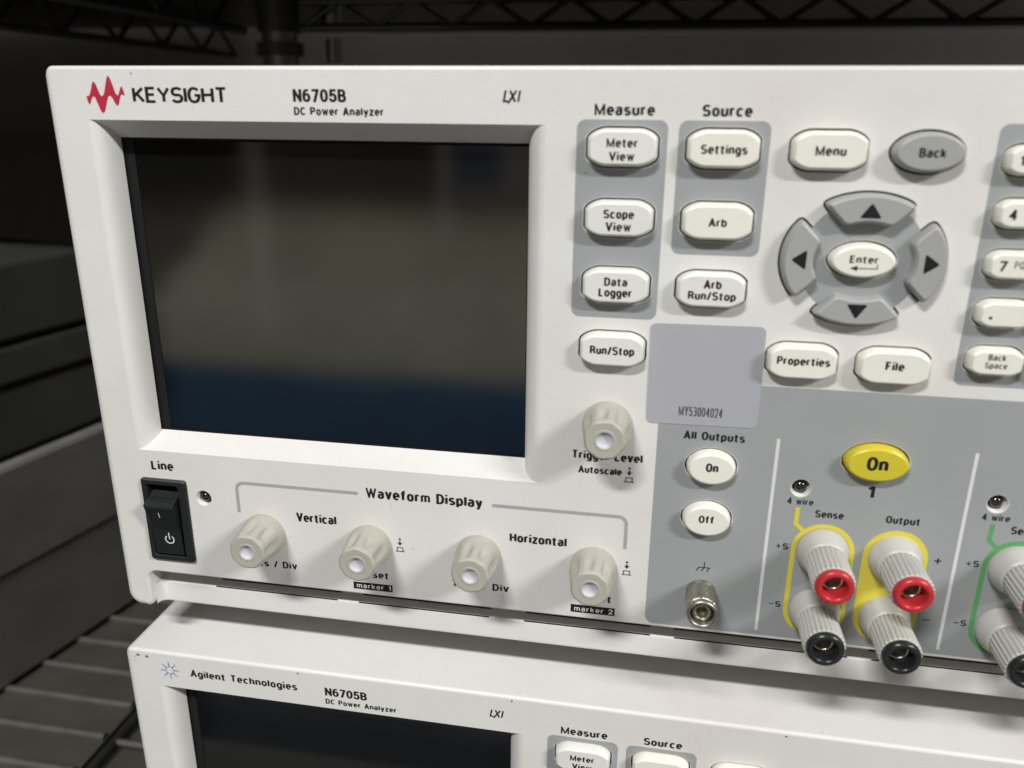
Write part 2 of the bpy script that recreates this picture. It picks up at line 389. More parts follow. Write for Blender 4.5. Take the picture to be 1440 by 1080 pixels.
def text(mb, txt, x0, x1, zb, cap, y, bold=.24, gap=.315):
    if cap < 1.9 and bold > .2: bold = .19
    pen = bold*cap; W_ = []; u = 0.
    for i, ch in enumerate(txt):
        W_.append(u); u += G[ch][0] + (gap if i < len(txt)-1 else 0)
    sx = (x1-x0-pen)/max(u, .05); k = 0
    if u < .05: sx = cap
    for ch, px in zip(txt, W_):
        for P, closed in G[ch][1]:
            Q = [(x0+pen/2+(px+a)*sx, zb+pen*.38+b*(cap-pen*.76)) for a, b in P]
            Q2 = [Q[0]]
            for q in Q[1:]:
                if math.hypot(q[0]-Q2[-1][0], q[1]-Q2[-1][1]) > .02*cap: Q2.append(q)
            parts = [[Q2[0]]]
            for i in range(1, len(Q2)):
                parts[-1].append(Q2[i])
                if 0 < i < len(Q2)-1 and not closed:
                    d1 = (Vector(Q2[i])-Vector(Q2[i-1])).normalized(); d2 = (Vector(Q2[i+1])-Vector(Q2[i])).normalized()
                    if d1.dot(d2) < -.25: parts.append([Q2[i]])
            thin = .74 if ch in 'MWw' else .86 if ch == 'm' else 1.
            for q in parts:
                if len(parts) > 1:          # sharp corners: overlap the two strokes a little
                    for e0, e1 in ((0, 1), (-1, -2)):
                        a_, b_ = Vector(q[e0]), Vector(q[e1]); a_ += (a_-b_).normalized()*pen*.30
                        a_.y = min(max(a_.y, zb - (.35*cap if ch in 'gpyQ' else 0)), max(zb+cap, q[e0][1])); q[e0] = (a_.x, a_.y)
                mb.stroke(q, pen*thin, y - .004*k, closed=closed, flat=.76); k = (k+1) % 4

# ------------------------------------------------------------------ things
def thing(name, label, cat, base, group=None):
    o = bpy.data.objects.new(name, None); COL.objects.link(o)
    o.empty_display_size = .02
    o.location = [c*S for c in base]
    o['label'] = label; o['category'] = cat
    if group: o['group'] = group
    return o

FB = (212.8, 120., -193.2)       # base point of the upper analyzer, on its feet
ROWS = (-19.7, -37.7, -55.6, -73.5)
CH = 51.35                       # channel pitch
INK = -.06                       # lettering sits just proud of the panel
PAD = -.03

def make_button(root, shape, h, m, legend, lm=None, name='push_button', label=None, bowl=0.):
    mb = MB(); P = shape
    loops = [at(P, 3.0), at(offset(P, .02), -.3), at(offset(P, .22), -h*.62), at(offset(P, .40), -h*.83), at(offset(P, .66), -h*.95), at(offset(P, 1.0), -h)]
    mb.loft(loops, smooth=True)
    mb.poly([(p[0], p[2]) for p in loops[-1]], -h)
    b = mb.build(name, m, root, FB)
    if label: b['label'] = label
    if legend:
        t = MB(); legend(t, -h-.03); t.build('legend', lm or M_INK, b, FB)
    return b

def make_analyzer():
    root = thing('power_analyzer', 'complete white bench analyzer on top with red wave logo, serial sticker and knobs', 'instrument', FB, 'stacked bench analyzers')
    holes = []                   # (shape, wall depth)
    # ---- keys: (shape, material, legend drawer, label)
    keys = []
    def K(cx, cz, m, *lines, w=18., h=9.6):
        def lg(mb, y):
            for (tx, x0, x1, zb, cap) in lines: text(mb, tx, x0, x1, zb, cap, y)
        keys.append((keyshape(cx, cz, w, h), 3.0, m, lg if lines else None, None))
    K(164.6, ROWS[0], M_KEYC, ('Meter', 160.6, 168.6, -19.6, 2.25), ('View', 161.4, 167.9, -22.9, 2.25))
    K(164.6, ROWS[1], M_KEYC, ('Scope', 160.6, 168.6, -37.5, 2.35), ('View', 161.3, 168.0, -40.75, 2.35))
    K(164.6, ROWS[2], M_KEYC, ('Data', 161.6, 167.8, -55.35, 2.3), ('Logger', 160.2, 169.2, -58.3, 2.4))
    K(164.5, ROWS[3], M_KEYC, ('Run/Stop', 158.5, 170.7, -74.55, 2.4))
    K(189.8, ROWS[0], M_KEY, ('Settings', 184.2, 195.6, -20.85, 2.3))
    K(189.8, ROWS[1], M_KEY, ('Arb', 187.6, 192.2, -38.8, 2.2))
    K(189.7, ROWS[2], M_KEYC, ('Arb', 187.7, 192.3, -54.95, 2.35), ('Run/Stop', 183.8, 196.2, -58.0, 2.3))
    K(215.2, ROWS[0], M_KEY, ('Menu', 211.6, 218.9, -20.8, 2.35))
    K(215.0, -73.9, M_KEY, ('Properties', 208.3, 221.9, -74.45, 2.3))
    K(238.0, -73.9, M_KEY, ('File', 235.6, 240.3, -74.5, 2.45))
    # back, enter, all on, all off
    keys.append((lens(238.1, ROWS[0], 8.4, 4.9), 3.2, M_KEYG, lambda mb, y: text(mb, 'Back', 235.4, 241.6, -20.8, 2.25, y), 'grey oval key marked Back'))
    def enter(mb, y):
        text(mb, 'Enter', 223.1, 230.0, -46.75, 1.95, y)
        mb.stroke([(229.9, -46.9), (229.9, -48.05), (225.0, -48.05)], .24, y)
        mb.poly([(223.3, -48.05), (225.2, -48.75), (225.2, -47.35)], y)
    keys.append((lens(226.5, -46.4, 8.2, 4.55), 3.0, M_KEY, enter, 'cream oval Enter key in the middle of the arrow ring'))
    keys.append((ellipse(194.1, -106.7, 6.9, 5.15), 2.8, M_KEY, lambda mb, y: text(mb, 'On', 192.5, 196.0, -107.4, 2.7, y), None))
    keys.append((ellipse(194.1, -123.1, 6.9, 5.15), 2.8, M_KEY, lambda mb, y: text(mb, 'Off', 191.8, 196.2, -123.6, 2.4, y), None))
    # ring of arrow keys
    cx, cz = 226.6, -46.4
    def sector(a0, a1, b0, b1):
        o_ = arc(cx, cz, 20.1, a0, a1, 14, 16.9)
        i_ = arc(cx, cz, 11.9, b1, b0, 10, 9.4)
        P = o_ + i_
        cn = [Vector(P[0]), Vector(P[14]), Vector(P[15]), Vector(P[-1])]
        # even spacing, then ease the four corners
        L_ = [0.]; 
        for i in range(len(P)): L_.append(L_[-1] + (Vector(P[(i+1) % len(P)])-Vector(P[i])).length)
        N = 110; Q = []
        for k in range(N):
            t = L_[-1]*k/N; i = max(j for j in range(len(P)) if L_[j] <= t + 1e-9)
            f = (t-L_[i])/(L_[i+1]-L_[i]); Q.append(Vector(P[i])*(1-f) + Vector(P[(i+1) % len(P)])*f)
        near = [min((q-c).length for c in cn) < 2.3 for q in Q]
        for _ in range(10):
            Q = [(Q[i-1]+Q[i]*2+Q[(i+1) % N])/4 if near[i] else Q[i] for i in range(N)]
        return dedupe([(q.x, q.y) for q in Q])
    tri = {'up': [(226.6, -31.7), (223.95, -35.5), (229.25, -35.5)], 'down': [(226.4, -61.2), (229.0, -57.3), (223.8, -57.3)],
           'left': [(208.8, -46.4), (212.6, -49.0), (212.6, -43.8)], 'right': [(244.5, -46.4), (240.8, -43.8), (240.8, -49.0)]}
    def tr(pts):
        c = (sum(p[0] for p in pts)/3, sum(p[1] for p in pts)/3); Q = []
        for i in range(3):
            p = Vector(pts[i]); a = Vector(pts[i-1]); b = Vector(pts[(i+1) % 3])
            for t in (0, .5, 1):
                pa = p+(a-p).normalized()*.6; pb = p+(b-p).normalized()*.6
                q = pa*(1-t)**2+p*2*t*(1-t)+pb*t*t; Q.append((q.x, q.y))
        return Q
    for nm, s4 in (('up', (56, 124, 62, 118)), ('left', (142, 218, 149, 211)), ('down', (236, 304, 242, 298)), ('right', (-38, 38, -31, 31))):
        keys.append((sector(*s4), 3.2, M_KEYG, (lambda q: (lambda mb, y: mb.poly(tr(q), y)))(tri[nm]), 'grey %s arrow key of the ring' % nm))
    # number keys
    kp = [['1', '2', '3'], ['4', '5', '6'], ['7', '8', '9'], ['.', '0', '+/-']]
    sub = {'2': 'ABC', '3': 'DEF', '4': '', '5': 'JKL', '6': 'MNO', '7': 'PQRS', '8': 'TUV', '9': 'WXYZ'}
    KZ = (-21.2, -33.8, -46.2, -58.5)
    for c in range(3):
        for r in range(4):
            X = 262.1 + 16.2*c; Z = KZ[r]; ch = kp[r][c]
            def lg(mb, y, ch=ch, X=X, Z=Z):
                wd = {'1': 1.1, '.': .8, '+/-': 3.6}.get(ch, 1.85)
                if ch == '.': mb.poly(rrect(X-4.1, Z-1.1, X-3.3, Z-.4, .1, 2), y)
                else: text(mb, ch, X-4.1, X-4.1+wd, Z-1.15, 2.5, y)
                if sub.get(ch): text(mb, sub[ch], X-.6, X+4.0, Z-.55, 1.9, y, bold=.13)
            keys.append((keyshape(X, Z, 13.2, 7.2), 3.0, M_KEY, lg, None))
    def bs(mb, y):
        text(mb, 'Back', 259.8, 264.0, -70.25, 1.65, y); text(mb, 'Space', 259.3, 264.6, -72.35, 1.6, y)
    keys.append((keyshape(262.1, -71.0, 13.2, 7.4), 3.0, M_KEY, bs, None))
    keys.append((keyshape(286.4, -71.0, 29.4, 7.4), 3.0, M_KEY, lambda mb, y: text(mb, 'Enter', 283, 290, -71.8, 2.0, y), None))
    # output keys
    chm = [(M_YEL, M_YINK), (M_GKEY, M_GINK), (M_BKEY, M_BINK), (M_RKEY, M_PINK)]
    for i in range(4):
        dx = CH*i
        keys.append((lens(237.8+dx, -101.6, 8.5, 5.3), 2.8, chm[i][0], (lambda dx: (lambda mb, y: text(mb, 'On', 234.9+dx, 240.5+dx, -103.2, 4.1, y)))(dx), 'yellow oval output key' if i == 0 else None))
    for k in keys: holes.append(dedupe(offset(dedupe(k[0]), -.55)))
    led_at = [(34.1, -132.2, 2.75)] + [(219.3+CH*i, -111.3, 2.75) for i in range(4)]
    leds = [ellipse(x, z, r, r, 28) for x, z, r in led_at]
    sw_hole = rrect(13.4, -155.6, 27.6, -127.4, .6, 2)
    rec = [(144.6, -14.4), (12.6, -14.4), (12.6, -116.6), (144.6, -116.6)]

    # ---- bezel
    W, B = 425.6, -177.
    out = arc(W-3.2, -3.2, 3.2, 0, 90, 8) + arc(3.2, -3.2, 3.2, 90, 180, 8) + arc(5.5, B+5.5, 5.5, 180, 270, 10)
    out += arc(9.6-3., B+3., 3., 270, 360, 8) + arc(9.6+3.2, -162-3.2, 3.2, 180, 90, 8)
    out += arc(W-9.6-3.2, -162-3.2, 3.2, 90, 0, 8) + arc(W-9.6+3., B+3., 3., 180, 270, 8) + arc(W-5.5, B+5.5, 5.5, 270, 360, 10)
    out = dedupe(out)
    wt = []
    for x, z in out:
        d = min(x, W-x)
        if z > -3.3: wt.append(.42 + .58*min(1., max(0., (3.3-d)/3.2))**1.5)
        elif z > -100 or d < 6.7: wt.append(1.0)
        elif d < 9.59 and z < -173: wt.append(1.0 - .55*(d-6.6)/3.0)
        elif z < -163: wt.append(.40 if d < 9.7 else .30)
        else: wt.append(.22)
    bz = MB(); R_ = 2.6
    loops = []
    for k in range(7):
        a = math.radians(90*k/6)
        e = R_*(1-math.sin(a)); y = R_*(1-math.cos(a))
        # k=0: on the front face, k=6: on the side
        ins = [R_*(1-math.sin(a))*w for w in wt]
        loops.append([(q[0], (R_*(1-math.cos(a)))*w, q[1]) for q, w in zip(offset(out, ins), wt)])
    loops.append([(x, 32., z) for x, z in out])
    bz.loft(loops[:7]); bz.loft(loops[6:], smooth=True)
    face_holes = [rec] + holes + leds + [sw_hole]
    sheet(bz, [(p[0], p[2]) for p in loops[0]], face_holes, 0.)
    for h in holes:              # key wells with a tiny broken edge
        bz.loft([at(offset(h, -.0), 0.), at(offset(h, .10), .12), at(offset(h, .10), 2.8)], smooth=False)
    bz.loft([at(sw_hole, 0.), at(sw_hole, 2.8)], smooth=False)
    for l, (x, z, r) in zip(leds, led_at):
        bz.loft([at(l, 0.), at(ellipse(x, z, r*.93, r*.93, 28), .3), at(ellipse(x, z, r*.72, r*.72, 28), 3.2)], smooth=True)
    # rolled reveal down to the screen
    D = 8.0; n = 10
    prof = [((1-math.cos(math.pi/2*i/n))*D, math.sin(math.pi/2*i/n)) for i in range(n+1)]     # (depth, share of the inset)
    def zt(y): return -14.4 - 5.0*y/D
    def zb(y): return -116.6 + 4.3*y/D
    def xl(s_): return 12.6 + 4.1*s_
    def xr(s_): return 144.6 - 5.4*s_
    bz.loft([[(xl(s_), y, zt(y)) for y, s_ in prof], [(xl(s_), y, zb(y)) for y, s_ in prof]], closed=False)
    bz.loft([[(xr(s_), y, zb(y)) for y, s_ in prof], [(xr(s_), y, zt(y)) for y, s_ in prof]], closed=False)
    bz.loft([[(xr(s_), y, zt(y)) for y, s_ in prof], [(xl(s_), y, zt(y)) for y, s_ in prof]], closed=False, smooth=False)
    bz.loft([[(xl(s_), y, zb(y)) for y, s_ in prof], [(xr(s_), y, zb(y)) for y, s_ in prof]], closed=False, smooth=False)
    # cove and lip under the panel
    pr = [(9.8, -158.), (9.8, -169.0), (6.1, -169.2), (5.75, -169.4), (5.6, -169.8), (5.15, -176.2), (5.2, -176.7), (5.5, -177.0), (31.5, -177.0)]
    for a, b in zip(pr[:-1], pr[1:]):
        bz.add([(9.6, a[0], a[1]), (9.6, b[0], b[1]), (W-9.6, b[0], b[1]), (W-9.6, a[0], a[1])], [(0, 1, 2, 3)])
    for sx in (0, 1):            # soft inner corners between the cove's ends and the lip
        cl = []
        for z, yl in ((-169.25, 5.9), (-169.8, 5.6), (-173., 5.38), (-176.2, 5.15), (-176.75, 5.22)):
            row = [(12.6-2.98*math.cos(math.radians(q)), 2.4+(yl-2.4+.03)*math.sin(math.radians(q)), z) for q in range(0, 91, 10)]
            cl.append([(W-x, y, zz) for x, y, zz in row] if sx else row)
        bz.loft(cl, closed=False)
    bz.build('front_bezel', M_BEZEL, root, FB)

    # ---- screen
    g = MB()
    g.poly([(20.2, -111.6), (138.7, -111.6), (138.7, -20.3), (20.2, -20.3)], D+.6)
    scr = g.build('screen', M_SCREEN, root, FB)
    g = MB()
    sheet(g, [(139.6, -112.6), (139.6, -19.0), (16.2, -19.0), (16.2, -112.6)][::-1], [[(20.2, -111.6), (138.7, -111.6), (138.7, -20.3), (20.2, -20.3)]], D+.45)
    g.build('screen_border', M_MASK, scr, FB)  # dark border, widened at left to kill the lit reveal's reflection

    # ---- dark board behind the key wells, and the metal case
    g = MB(); g.box((148, 3.0, -158), (420, 4.2, -8)); g.box((9.7, 4.5, -158), (29.4, 9.0, -118.5))
    g.build('inner_board', M_GAP, root, FB)
    g = MB(); g.box((2.5, 30.5, -175.5), (W-2.5, 300, -2.)); g.build('case', M_CASE, root, FB)
    for fx in (25, 400):
        for fy in (70, 270):
            g = MB(); c = [(13, 0), (13, 12), (11.5, 17.7)]
            loops = [[(fx+r*math.cos(2*math.pi*i/24), fy+r*math.sin(2*math.pi*i/24), -175.5-h) for i in range(24)] for r, h in c]
            g.loft(loops, cap0=True, cap1=True); g.build('foot', M_RUBBER, root, FB)

    # ---- vent slots in the cove
    g = MB()
    for a, b in ((31.1, 75.6), (83.3, 128.2), (139.9, 180.6), (188.2, 240.4), (247.5, 292), (300, 345), (353, 398)):
        g.box((a, 9.72, -169.1), (b, 9.76, -168.4)); g.box((a, 5.53, -169.42), (b, 5.80, -169.1))
    g.build('vent_slots', M_GAP, root, FB)

    # ---- grey printed fields
    def field(name, outer, y=PAD):
        g = MB()
        inside = [h for h in holes + leds if min(p[0] for p in outer) < h[0][0] < max(p[0] for p in outer) and min(p[1] for p in outer) < h[0][1] < max(p[1] for p in outer)]
        sheet(g, outer, [offset(h, -.12) for h in inside], y); g.build(name, M_PAD, root, FB)
    field('grey_field', rrect(152.7, -64.8, 175.9, -12.9, 2.2))
    field('grey_field', rrect(178.6, -46.6, 201.1, -12.9, 2.2))
    field('grey_field', rrect(253.5, -78.2, 302.0, -12.9, 2.2))
    field('grey_field', rrect(178.5, -160.9, 418.0, -81.7, 2.6))
    g = MB(); outer = ellipse(226.6, -46.4, 15.2, 15.2)
    # keep the disc clear of the key wells
    ring = [h for h in holes if math.hypot(sum(p[0] for p in h)/len(h)-226.6, sum(p[1] for p in h)/len(h)+46.4) < 1.5]
    g2 = MB(); sheet(g2, outer, [offset(h, -.12) for h in ring], PAD); g2.build('grey_field', M_PAD, root, FB)

    # ---- keys
    for sh, h, m, lg, lab in keys: make_button(root, dedupe(sh), h, m, lg, label=lab)

    # ---- black lettering and symbols
    def word(txt, x0, x1, zb, cap, **k):
        t = MB(); text(t, txt, x0, x1, zb, cap, INK, **k); return t.build('printed_word', M_INK, root, FB)
    for a in (('N6705B', 75.4, 90.5, -9.2, 3.3), ('DC Power Analyzer', 75.4, 100.9, -12.6, 2.1), ('Measure', 157.0, 172.3, -11.9, 2.85), ('Source', 184.0, 196.2, -11.95, 2.85),
              ('Trigger Level', 154.2, 174.8, -107.55, 2.7), ('Autoscale', 156.3, 169.1, -112.0, 2.3), ('All Outputs', 185.8, 202.7, -98.9, 2.55),
              ('Line', 16.7, 24.6, -123.35, 3.3), ('Vertical', 66.0, 79.6, -137.35, 3.2), ('Waveform Display', 89.9, 127.4, -126.6, 3.5), ('Horizontal', 135.9, 153.6, -137.25, 3.1),
              ('Units / Div', 46.2, 64.8, -155.4, 2.5), ('Offset', 85.0, 96.3, -155.4, 2.5), ('Time / Div', 117.2, 135.8, -155.4, 2.5), ('Offset', 156.8, 168.0, -155.4, 2.5)):
        word(*a)
    for i in range(4):
        dx = CH*i
        word('1234'[i], 236.9+dx, 238.9+dx, -112.7, 4.0)
        word('4 wire', 216.0+dx, 223.2+dx, -116.45, 2.0, bold=.22)
        word('Sense', 224.0+dx, 231.8+dx, -120.0, 2.35, bold=.23)
        word('Output', 243.0+dx, 252.1+dx, -119.9, 2.3, bold=.23)
        for z, s_ in ((-131.1, '+'), (-150.5, '-')):
            t = MB(); text(t, 'S', 216.3+dx, 217.9+dx, z, 2.0, INK)
            t.stroke([(214.5+dx, z+.9), (215.9+dx, z+.9)], .28, INK)
            if s_ == '+': t.stroke([(215.2+dx, z+.2), (215.2+dx, z+1.6)], .28, INK-.004)
            t.build('printed_word', M_INK, root, FB)
        t = MB(); t.stroke([(257.6+dx, -130.3), (259.4+dx, -130.3)], .42, INK); t.stroke([(258.5+dx, -131.2), (258.5+dx, -129.4)], .42, INK-.005)
        t.build('plus_sign', M_INK, root, FB)
        t = MB(); t.stroke([(257.5+dx, -149.7), (259.4+dx, -149.7)], .32, INK); t.build('minus_sign', M_INK, root, FB)
    # LXI wordmark
    t = MB()
    t.stroke([(133.95, -6.0), (133.45, -8.65), (134.5, -8.65)], .5, INK)
    t.stroke([(135.15, -6.05), (136.45, -8.8)], .55, INK); t.stroke([(136.75, -6.05), (134.55, -9.2)], .5, INK-.005)
    t.stroke([(137.75, -6.0), (137.25, -8.75)], .5, INK)
    t.build('wordmark', M_INK, root, FB)
    # push symbols
    for px, pz in ((100.5, -142.3), (172.1, -142.5), (171.25, -111.5)):
        t = MB()
        t.poly(rrect(px-.33, pz+1.75, px+.33, pz+2.35, .05, 1), INK)
        t.stroke([(px, pz+1.4), (px, pz+.6)], .42, INK)
        t.poly([(px-.85, pz+.85), (px, pz-.25), (px+.85, pz+.85), (px, pz+.65)], INK-.004)
        t.stroke([(px-.92, pz-2.2), (px-.92, pz-.95), (px+.92, pz-.95), (px+.92, pz-2.2)], .26, INK)
        t.stroke([(px-1.45, pz-2.3), (px+1.45, pz-2.3)], .26, INK-.004)
        t.build('push_symbol', M_INK, root, FB)
    # chassis symbol
    t = MB()
    t.stroke([(193.1, -139.7), (196.6, -139.7)], .3, INK); t.stroke([(194.85, -137.9), (194.85, -139.7)], .3, INK-.004)
    for q in (193.3, 194.85, 196.4): t.stroke([(q, -139.7), (q-.75, -141.0)], .3, INK-.008)
    t.build('chassis_symbol', M_INK, root, FB)
    for x0, x1, z0, z1, w in ((84.1, 97.4, -160.1, -157.5, 'marker 1'), (155.5, 169.2, -159.9, -157.15, 'marker 2')):
        t = MB(); t.poly([(x0, z0), (x1, z0), (x1, z1), (x0, z1)], INK); mk = t.build('marker_plate', M_INK, root, FB)
        t = MB(); text(t, w, x0+1.1, x1-.6, z0+.5, 1.75, INK-.03, bold=.20); t.build('marker_lettering', M_INKW, mk, FB)
    # grey bracket round the waveform knobs
    t = MB()
    t.stroke([(46.2, -136.0), (46.2, -127.8)] + arc(48.6, -127.8, 2.4, 180, 90, 6) + [(87.3, -125.4)], 1.05, INK)
    t.build('printed_bracket', M_LINE, root, FB); t = MB()
    t.stroke([(130.4, -125.4)] + arc(168.8, -127.8, 2.4, 90, 0, 6) + [(171.2, -136.0)], 1.05, INK)
    t.build('printed_bracket', M_LINE, root, FB)
    for i in range(4):
        t = MB(); t.stroke([(211.7+CH*i, -96.9), (211.7+CH*i, -159.2)], .95, INK); t.build('divider_line', M_WLINE, root, FB)
    # coloured outlines round the posts
    for i in range(4):
        dx = CH*i
        t = MB()
        st = arc(227.4+dx, -130.7, 8.1, 0, 180, 24) + arc(227.4+dx, -150.3, 8.1, 180, 360, 24)
        t.stroke(st, 1.35, INK, closed=True)
        t.stroke([(219.2+dx, -117.4), (219.1+dx, -122.4), (221.6+dx, -124.8)], 1.2, INK-.006)
        t.poly(arc(247.1+dx, -130.7, 8.75, 0, 180, 24) + arc(247.1+dx, -150.3, 8.75, 180, 360, 24), INK)
        t.build('channel_outline', chm[i][1], root, FB)

    # ---- power switch
    g = MB()
    o1 = rrect(12.5, -156.6, 28.5, -126.4, 1.0, 4)
    inn = rrect(14.6, -154.6, 25.6, -128.4, .5, 4)
    g.loft([at(o1, .2), at(o1, -.7), at(offset(o1, .5), -1.2), at(offset(inn, -.2), -1.2), at(inn, -.9), at(inn, 4.)], smooth=False)
    sw = g.build('power_switch', M_SWITCH, root, FB)
    g = MB()                                      # rocker, pushed in at its lower end
    X0, X1 = 14.8, 25.0
    side = [(3.5, -130.5), (-.4, -132.6), (-4.3, -134.3), (-4.5, -134.9), (-4.2, -135.4), (-1.6, -144.5), (-.9, -153.8), (3.5, -154.2)]
    g.loft([[(X0, y, z) for y, z in side], [(X0+.4, y-.25, z) for y, z in side], [(X1-.4, y-.25, z) for y, z in side], [(X1, y, z) for y, z in side]], cap0=True, cap1=True, smooth=False)
    rk = g.build('rocker', M_SWITCH, sw, FB)
    g = MB()
    def onr(x, z):                                # on the rocker's sloping face
        y = (-1.6 + (z+144.5)/9.1*-2.6) if z > -144.5 else (-.9 + (z+153.8)/9.3*-.7)
        return (x, y-.32, z)
    def rstroke(pts, w):
        m_ = MB(); m_.stroke(pts, w, 0.)
        g.add([onr(x, z) for x, y, z in m_.v], m_.f)
    rstroke([(19.6, -136.9), (19.6, -139.0)], .28)
    rstroke(arc(20.8, -147.9, 1.5, 130, 410, 20), .42); rstroke([(20.8, -145.3), (20.8, -147.9)], .38)
    g.build('switch_symbols', M_INKW, rk, FB)

    # ---- indicator lamps
    for x, z, r in led_at:
        g = MB(); q = r*.70
        g.revolve([(q*.97, -3.2), (q*.97, -2.2), (q*.90, -1.35), (q*.7, -.75), (q*.38, -.4), (.001, -.3)], x, z, 24)
        g.build('indicator_lamp', M_LED, root, FB)

    # ---- knobs
    for j, (kx, kz, tw) in enumerate(((164.2, -96.2, 8.), (54.5, -143.0, 2.), (90.5, -143.3, 20.), (126.1, -143.1, 14.), (162.0, -143.4, 5.))):
        g = MB(); N = 96; L = 12.6
        prof = [(7.1, -.2), (7.15, .4), (7.15, 1.2), (7.05, 3.0), (6.9, 4.5), (6.75, 6), (6.6, 7.5), (6.4, 9), (6.2, 10.4), (6.0, 11.5), (5.85, 12.1), (5.55, 12.5), (5.2, 12.6)]
        loops = []
        for r, h in prof:
            w = 0. if h < 4.2 else min(1., (h-4.2)/2.6)
            w *= 1. if h < 9.6 else max(.16, 1-(h-9.6)/2.2)
            lp = []
            for i in range(N):
                th = 2*math.pi*i/N; c = math.cos(8*(th-math.radians(tw)))
                d = 1.10*w*max(0., (c+.3)/1.3)**.70 if c > -.3 else 0.
                lp.append((kx+(r-d)*math.cos(th), -h, kz+(r-d)*math.sin(th)))
            loops.append(lp)
        g.loft(loops)
        nf = 32
        face = [[(kx+rr*math.cos(2*math.pi*i/N), -hh, kz+rr*math.sin(2*math.pi*i/N)) for i in range(N)] for rr, hh in ((3.1, 12.52), (2.95, 12.62), (2.5, 12.62), (2.35, 12.5))]
        g.loft([loops[-1]] + face, smooth=False)
        kb = g.build('knob', M_KNOB, root, FB)
        g = MB(); g.revolve([(2.36, 12.5), (2.2, 12.15), (1.6, 11.7), (.8, 11.5), (.001, 11.45)], kx, kz, 32)
        g.build('knob_dimple', M_DIMPLE, kb, FB)

    # ---- binding posts
    for i in range(4):
        dx = CH*i
        for px in (227.4, 247.1):
            for pz, m in ((-130.7, M_RED), (-150.3, M_BLACK)):
                x = px+dx; g = MB()
                g.revolve([(7.2, -.1), (7.25, .8), (7.1, 1.8), (6.75, 3.0), (6.3, 4.3), (5.95, 5.4), (5.75, 6.2), (5.2, 6.3)], x, pz, 48)
                N = 26*6; pat = (1., 1., .85, .0, -.35, .0)
                loops = []
                for h, rb, amp in ((6.1, 5.15, 0.), (6.5, 5.55, .50), (9., 5.6, .50), (14., 5.66, .50), (17.6, 5.7, .46), (18.0, 5.5, .12), (18.1, 5.1, 0.)):
                    loops.append([(x+(rb-amp*(1-pat[k % 6]))*math.cos(2*math.pi*k/N), -h, pz+(rb-amp*(1-pat[k % 6]))*math.sin(2*math.pi*k/N)) for k in range(N)])
                g.loft(loops)
                body = g.build('binding_post', M_POST, root, FB)
                g = MB()
                g.revolve([(5.05, 17.9), (5.1, 18.6), (5.05, 19.2), (4.75, 19.75), (4.3, 19.95), (3.7, 19.97), (3.35, 19.8), (3.2, 19.4), (3.15, 18.), (3.1, 13.5), (2.3, 13.4)], x, pz, 48)
                ring_o = g.build('post_ring', m, body, FB)
                g = MB()
                g.revolve([(3.05, 12.0), (3.0, 15.3), (2.7, 15.8), (2.3, 15.6), (2.15, 14.8), (2.1, 4.), (.001, 4.)], x, pz, 32)
                g.build('socket', M_SOCKET, body, FB)

    # ---- bare metal ground post
    x, z = 194.5, -148.2; g = MB(); N = 96; loops = []
    for h, r in [(-.1, 4.4), (1.0, 4.4), (1.2, 4.1), (2.0, 4.1)]:
        loops.append([(x+r*math.cos(2*math.pi*i/N), -h, z+r*math.sin(2*math.pi*i/N)) for i in range(N)])
    g.loft(loops)
    loops = []
    H = [2.0 + .28*k for k in range(31)]
    for k, h in enumerate(H):
        lp = []
        for i in range(N):
            a = i/N*48 + k*.5; b = i/N*48 - k*.5
            d = .16*max(abs((a % 2)-1), abs((b % 2)-1))
            r = 4.42 + d - (.25 if k in (0, 30) else 0)
            lp.append((x+r*math.cos(2*math.pi*i/N), -h, z+r*math.sin(2*math.pi*i/N)))
        loops.append(lp)
    g.loft(loops, smooth=False)
    g.revolve([(4.4, 10.4), (4.55, 10.8), (4.6, 11.4), (4.4, 12.0), (4.0, 12.25), (3.55, 12.1), (3.35, 11.5), (3.3, 8.), (2.6, 7.8)], x, z, 48)
    gp = g.build('ground_post', M_METAL, root, FB)
    g = MB()
    g.revolve([(2.75, 7.), (2.75, 10.6), (2.55, 10.9), (2.1, 10.9), (1.9, 10.6), (1.85, 6.), (.001, 6.)], x, z, 32)
    g.build('socket', M_METAL, gp, FB)
    g = MB(); g.revolve([(3.32, 8.2), (2.7, 8.2)], x, z, 32); g.build('socket_gap', M_GAP, gp, FB)
    return root

upper = make_analyzer()
PARTS = list(upper.children)

def copy_tree(o, parent=None):
    c = o.copy(); COL.objects.link(c); c.parent = parent
    for ch in list(o.children): copy_tree(ch, c)
    return c
lower = copy_tree(upper)
lower.location = ((FB[0]-3.1)*S, (FB[1]-2.6)*S, (FB[2]-193.2)*S)
lower['label'] = 'white bench analyzer underneath, cropped by the bottom edge, with a blue spark logo'

